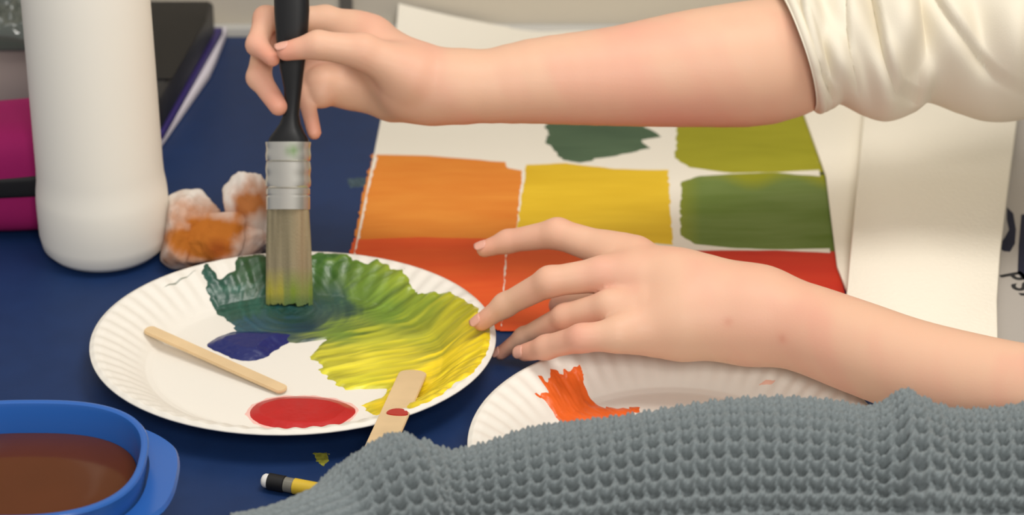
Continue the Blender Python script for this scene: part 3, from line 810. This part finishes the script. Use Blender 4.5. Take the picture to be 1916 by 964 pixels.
# arm and hand inside the sleeve; the hand lies below the picture
w0 = np.asarray(l_arm[1][0]); off = np.asarray(cen[60])-w0+np.array([.015, 0, .0])
off[2] = -.003
ca, sa = math.cos(.62), math.sin(.62)
piv = np.asarray(l_arm[1][0])
def mvp(p):
    v = np.asarray(p)-piv
    return np.array([piv[0]+v[0]*ca-v[1]*sa, piv[1]+v[0]*sa+v[1]*ca, p[2]])+off
def mv(ch): return [(mvp(p), r) for p, r in ch]
k_arm = [(mvp(l_arm[0][0]), l_arm[0][1])]+[(cen[i]-[0, 0, .004], .025) for i in (150, 500, 900, 1400)]
kv = limb(k_arm, [mv(c) for c in l_palm], [mv(c) for c in l_fing], .002)
meshobj('body', kv[0], kv[1], M['skin'], wearer, cols=skin_cols(kv[0], 3))
up_arm = [cen[-1], cen[-1]+[.035, -.05, .02], cen[-1]+[.05, -.15, .09], cen[-1]+[.05, -.25, .20], cen[-1]+[.05, -.278, .238], cen[-1]+[.05, -.292, .258], cen[-1]+[.05, -.298, .266]]
tube('sweater_upper_sleeve', up_arm, [rad[-1], .058, .060, .066, .052, .028, .004], M['knit'], wearer, 40)
# ------------------------------------------------------------------ white bottle
bc = at(199, 466, 0); rb = .0388
bottle = tag(empty('bottle', bc), 'tall white plastic bottle standing at the left behind the plate', 'bottle')
prof = [(.0, .0006), (.026, .0004), (.0325, .0020), (.0365, .0065), (.0379, .014), (.0381, .030), (.0380, .037), (.0376, .042), (.0367, .048), (.0364, .056), (.0362, .10), (.0358, .16), (.0356, .20), (.0340, .214), (.0290, .226), (.0190, .236), (.0150, .240), (.0150, .246), (0, .246)]
lathe('bottle_body', bc, [(max(r, 1e-5), z) for r, z in prof], M['bottle'], bottle, 96)
cp = lathe('cap', bc, [(1e-5, .246), (.0175, .246), (.018, .248), (.018, .268), (.016, .271), (.008, .273), (.005, .290), (1e-5, .291)], M['bottle'], bottle, 64)
# ------------------------------------------------------------------ crumpled paper towel
from mathutils import noise as MN
def lump(c, ax, seed, sub=5, amp=.35):
    bm = bmesh.new(); bmesh.ops.create_icosphere(bm, subdivisions=sub, radius=1)
    rg_ = random.Random(seed); planes = []
    for _ in range(11):
        nv = Vector((rg_.gauss(0, 1), rg_.gauss(0, 1), rg_.gauss(0, 1))).normalized(); planes.append((nv, rg_.uniform(.72, 1.0)))
    out = []
    for v in bm.verts:
        p = v.co.normalized()
        acc = sum(max(0.0, p.dot(nv))**26/dd**26 for nv, dd in planes)
        r = (acc+1e-9)**(-1/26.0)
        r = min(r, 1.45)*(1+amp*.25*MN.noise(p*2.0+Vector((seed, 0, 0)))+.035*(1-abs(MN.noise(p*4+Vector((4, 1, seed))))*2))
        out.append(np.asarray(c)+np.array([p.x*ax[0], p.y*ax[1], p.z*ax[2]])*r)
    F = [[v.index for v in f.verts] for f in bm.faces]; bm.free()
    return np.array(out), np.array(F)
def cz(px, py, z): return at(px, py, z)
parts = [lump(cz(352, 425, .020), (.0155, .018, .0175), 1.3, amp=.25), lump(cz(398, 445, .016), (.016, .018, .0165), 4.1, amp=.3),
         lump(cz(465, 400, .022), (.0115, .013, .0205), 7.7, amp=.5), lump(cz(462, 440, .014), (.0135, .014, .0135), 9.2, amp=.42), lump(cz(520, 430, .015), (.017, .013, .0145), 12.5, amp=.4)]
V, F = join(parts)
V[:, 2] = np.maximum(V[:, 2], TZ+.0005)
px = W/2+FPX*(V[:, 0]-CAM[0])/((V-CAM)@FW); py = H/2-FPX*((V-CAM)@UP)/((V-CAM)@FW)
n = fbm(V[:, 0]*140, V[:, 2]*140+V[:, 1]*60, 33)
k = np.clip(1.7-np.hypot((px-384)/72, (py-446)/56)+1.0*(n-.5), 0, 1)
k = np.maximum(k, np.clip(1.5-np.hypot((px-328)/24, (py-448)/36)+.8*(n-.5), 0, 1)*.95)
k = np.maximum(k, np.clip(1.5-np.hypot((px-466)/34, (py-378)/34)+1.2*(n-.5), 0, 1)*.95)
d = np.clip(1.3-np.hypot((px-408)/26, (py-468)/22), 0, 1)[:, None]
k = (k**.9)[:, None]
cols = lin((232, 224, 216))*(1-k)+lin((176, 104, 40))*k
cols = cols*(1-.7*d)+lin((140, 62, 26))*.7*d
tw_ = meshobj('paper_towel', V, F, M['towel'], cols=cols)
tag(tw_, 'crumpled white paper towel stained orange beside the white bottle', 'paper towel')
# ------------------------------------------------------------------ stack of folder, papers and binder behind the bottle
def poly_at(pts, z): return [at(x, y, z)[:2] for x, y in pts]
pp = prism('paper_stack', poly_at([(426, 66), (404, 122), (392, 148), (303, 276), (180, 276), (240, 66)], .0), TZ+.0003, TZ+.0062, M['sheet'])
tag(pp, 'stack of white sheets lying on the table beneath the purple folder', 'papers')
fo = prism('folder', poly_at([(418, 64), (306, 262), (180, 262), (240, 64)], .0062), TZ+.0064, TZ+.0115, M['purple'])
tag(fo, 'purple folder lying between the white sheets and the dark binder', 'folder')
bi = tag(empty('binder', at(330, 150, .0115)), 'dark binder lying on top of the purple folder behind the bottle', 'binder')
bo = poly_at([(404, 64), (303, 246), (180, 246), (245, 64)], .0115)
prism('binder_body', bo, TZ+.0118, TZ+.036, M['binder'], bi, .003, 3)
cvr = poly_at([(392, 6), (386, 40), (322, 150), (150, 150), (180, 6)], .036)
prism('cover', cvr, TZ+.0361, TZ+.0376, M['blackface'], bi, .0005)
# ------------------------------------------------------------------ left edge: pencil case, box, film
def pillow(c, ax, p=2.6, nu=72, nv=48):
    V = []
    for i in range(nv+1):
        b = -math.pi/2+math.pi*i/nv
        for j in range(nu):
            a = 2*math.pi*j/nu
            f = lambda x: math.copysign(abs(x)**(2/p), x)
            V.append([c[0]+ax[0]*f(math.cos(b))*f(math.cos(a)), c[1]+ax[1]*f(math.cos(b))*f(math.sin(a)), c[2]+ax[2]*f(math.sin(b))])
    F = [(i*nu+j, i*nu+(j+1) % nu, (i+1)*nu+(j+1) % nu, (i+1)*nu+j) for i in range(nv) for j in range(nu)]
    return np.array(V), np.array(F)
cs = at(-40, 405, 0.0)
case = tag(empty('pencil_case', cs), 'magenta fabric pencil case with a black zip at the left edge', 'pencil case')
V, F = pillow(cs+[0, 0, .0335], (.076, .034, .0330), 4.0)
V[:, 2] += (V[:, 0]-cs[0])*.10*np.clip((V[:, 2]-cs[2])/.06, 0, 1)
V[:, 2] += .0012*(fbm(V[:, 0]*60, V[:, 1]*60+V[:, 2]*40, 5)-.5)
o = meshobj('case_body', V, F, M['magenta'], case); bm = bmesh.new(); bm.from_mesh(o.data); bmesh.ops.remove_doubles(bm, verts=bm.verts, dist=1e-6); bm.to_mesh(o.data); bm.free()
V, F = pillow(cs+[0, 0, .0345], (.0768, .0350, .0085), 6.0)
V[:, 2] += (V[:, 0]-cs[0])*.06
o = meshobj('zip', V, F, M['zip'], case); bm = bmesh.new(); bm.from_mesh(o.data); bmesh.ops.remove_doubles(bm, verts=bm.verts, dist=1e-6); bm.to_mesh(o.data); bm.free()
bx = at(-40, 240, 0)
bxb = box('storage_box', bx[0]-.09, at(72, 240, 0)[0], bx[1]+.025, bx[1]+.08, TZ+.0005, TZ+.045, M['greybox'], bevel=.004)
tag(bxb, 'taupe box standing behind the magenta pencil case', 'box')
fc_ = at(-30, 120, .054)
gx = np.linspace(-.10, .034, 150); gy = np.linspace(-.010, .05, 70)
GX, GY = np.meshgrid(gx, gy, indexing='ij')
GZ = .006+.020*fbm(GX*45, GY*60, 21, 4)+.010*np.abs(fbm(GX*110+3, GY*70, 25, 2)-.5)*2
e = np.minimum(np.minimum(GX+.10, .034-GX), np.minimum(GY+.010, .05-GY)); GZ *= np.clip(e/.006, 0, 1)**.5
b0 = np.array([bx[0]+.02, bx[1]+.030, TZ+.0456])
top = np.stack([b0[0]+GX, b0[1]+GY, b0[2]+.0006+GZ], -1).reshape(-1, 3); bot = np.stack([b0[0]+GX, b0[1]+GY, np.full_like(GX, b0[2])], -1).reshape(-1, 3)
I = np.arange(GX.size).reshape(GX.shape); Ft = np.stack([I[:-1, :-1], I[1:, :-1], I[1:, 1:], I[:-1, 1:]], -1).reshape(-1, 4)
bd = np.concatenate([I[:, 0], I[-1, 1:], I[-2::-1, -1], I[0, -2:0:-1]]); bn = np.roll(bd, -1)
fl = meshobj('plastic_wrapper', np.concatenate([top, bot]), np.concatenate([Ft, Ft[:, ::-1]+GX.size, np.stack([bn, bd, bd+GX.size, bn+GX.size], 1)]), M['film'])
tag(fl, 'crumpled dark glossy plastic wrapper lying on the taupe box', 'wrapper')
# ------------------------------------------------------------------ blue tub of brown water
ZR = .058
def tubring(pts_scale, z, n=96, dx=0, dy=0):
    c = TC; out = []
    for k in range(n):
        a = 2*math.pi*k/n; p = 2.6
        x = math.copysign(abs(math.cos(a))**(2/p), math.cos(a)); y = math.copysign(abs(math.sin(a))**(2/p), math.sin(a))
        out.append((c[0]+dx+x*(TA+pts_scale), c[1]+dy+y*(TBb+pts_scale), TZ+z))
    return out
tr = at(276, 850, ZR); tt = at(0, 747, ZR); tb = at(0, 972, ZR)
TBb = (tt[1]-tb[1])/2; TA = .062; TC = (tr[0]-TA, (tt[1]+tb[1])/2)
tubo = tag(empty('water_tub', (TC[0], TC[1], TZ)), 'blue plastic tub of brown paint water at the lower left corner', 'tub')
outer = [(-.012, .0006), (-.008, .002), (-.006, .006), (-.002, .045), (-.001, .052), (.0, ZR-.001), (-.0006, ZR), (-.0022, ZR+.0004), (-.0036, ZR-.0002), (-.0042, ZR-.002), (-.0062, .044), (-.0095, .010), (-.013, .004)]
loft('tub_body', [tubring(s, z) for s, z in outer], M['tub'], tubo)
def wring(s, z): return tubring(s, z)
loft('brown_water', [wring(-.0088, .030), wring(-.0066, .0425), wring(-.0071, .0428), wring(-.03, .0428)], M['water'], tubo)
# flange running round the outside, a little lower and wider to the right
fl_ = [(.0005, ZR-.016), (.0035, ZR-.015), (.0045, ZR-.013), (.0035, ZR-.011), (.0022, ZR-.0115), (-.0008, ZR-.012)]
rings = []
for s, z in fl_:
    r = np.array(tubring(s, z)); w = np.clip((r[:, 0]-TC[0])/TA, 0, 1)**4
    ext = np.clip((s+.001)/.0045, 0, 1)
    r[:, 0] += .0095*w*ext; rings.append(r)
loft('flange', rings, M['tub'], tubo, cap=False)
# ------------------------------------------------------------------ mechanical pencil
pA = at(489, 898, .0045); pB = at(700, 938, .0045); d = (pB-pA)/np.linalg.norm(pB-pA)
pen = tag(empty('pencil', pA), 'pencil with a white eraser and black collar poking out from under the grey cuff', 'pencil')
def ax(s): return pA+d*s
tube('eraser', [ax(.0000), ax(.0008), ax(.002), ax(.0045)], [.0010, .0028, .0036, .0037], M['eraser'], pen)
tube('collar', [ax(.0040), ax(.0042), ax(.0125), ax(.0128)], [.0036, .0043, .0043, .0040], M['zip'], pen)
tube('barrel', [ax(.0126), ax(.013), ax(.052), ax(.060)], [.0034, .0039, .0039, .0016], M['clear'], pen)
tube('yellow_grip', [ax(.0175)-[0, .0006, -.0004], ax(.018)-[0, .0006, -.0004], ax(.034)-[0, .0006, -.0004], ax(.0345)-[0, .0006, -.0004]], [.0033, .0041, .0041, .0033], M['yellowpl'], pen)
# ------------------------------------------------------------------ boards and tote at the right
bd1 = prism('canvas_board', poly_at([(1470, 120), (1660, 110), (1640, 300), (1584, 545), (1566, 500), (1545, 330)], .003), TZ+.0016, TZ+.004, M['canvas'], bevel=.0005)
tag(bd1, 'white board whose narrow strip shows between the painted sheet and the stretched canvas', 'board')
zc = .016
cpts = [(1620, 110), (1617, 200), (1600, 372), (1584, 545), (1574, 650), (1700, 660), (1868, 660), (1866, 560), (1872, 470), (1889, 330), (1905, 212), (1915, 110)]
bd2 = prism('stretched_canvas', poly_at(cpts, zc), TZ+.0045, TZ+zc, M['canvas'], bevel=.0015)
tag(bd2, 'blank white textured canvas lying at the right under the cream sleeve', 'canvas')
# tote: soft flat bag lying to the right of the canvas
bl_, br_ = at(1852, 660, 0)[0], at(2110, 430, 0)[0]
tcx = np.array([(bl_+br_)/2, at(1965, 430, .004)[1], TZ])
tote = tag(empty('tote_bag', (tcx[0], tcx[1], TZ)), 'pale grey bag with navy print lying at the right edge beside the blank canvas', 'bag')
V, F = pillow(np.array([tcx[0], tcx[1], TZ+.0022]), ((br_-bl_)/2, .175, .0019), 10, 160, 40)
o = meshobj('bag_body', V, F, M['bag'], tote); bm = bmesh.new(); bm.from_mesh(o.data); bmesh.ops.remove_doubles(bm, verts=bm.verts, dist=1e-6); bm.to_mesh(o.data); bm.free()
zb = .0042
prism('printed_letter', poly_at([(1884, 388), (1896, 400), (1901, 430), (1899, 456), (1890, 471), (1878, 470), (1868, 462), (1880, 445), (1888, 430), (1884, 412)], zb), TZ+zb-.0002, TZ+zb+.0002, M['navy'], tote, 0)
prism('printed_letter', poly_at([(1911, 402), (1960, 396), (1960, 560), (1922, 530), (1904, 512), (1906, 460)], zb), TZ+zb-.0002, TZ+zb+.0002, M['navy'], tote, 0)
def text(body_, px, py, size, rot, name):
    cu = bpy.data.curves.new('t', 'FONT'); cu.body = body_; cu.size = size; cu.space_character = 1.25; cu.offset = .0004; cu.extrude = .0001
    to = bpy.data.objects.new('t', cu); COL.objects.link(to)
    bpy.context.view_layer.update()
    me = bpy.data.meshes.new_from_object(to.evaluated_get(bpy.context.evaluated_depsgraph_get()))
    bpy.data.objects.remove(to)
    p = at(px, py, zb)
    me.transform(Matrix.Translation((p[0], p[1], TZ+zb+.0001)) @ Matrix.Rotation(rot, 4, 'Z'))
    me.name = name
    return link(name, me, M['ink'], tote, False)
text('PSA', 1869, 514, .0195, -1.22, 'printed_word')
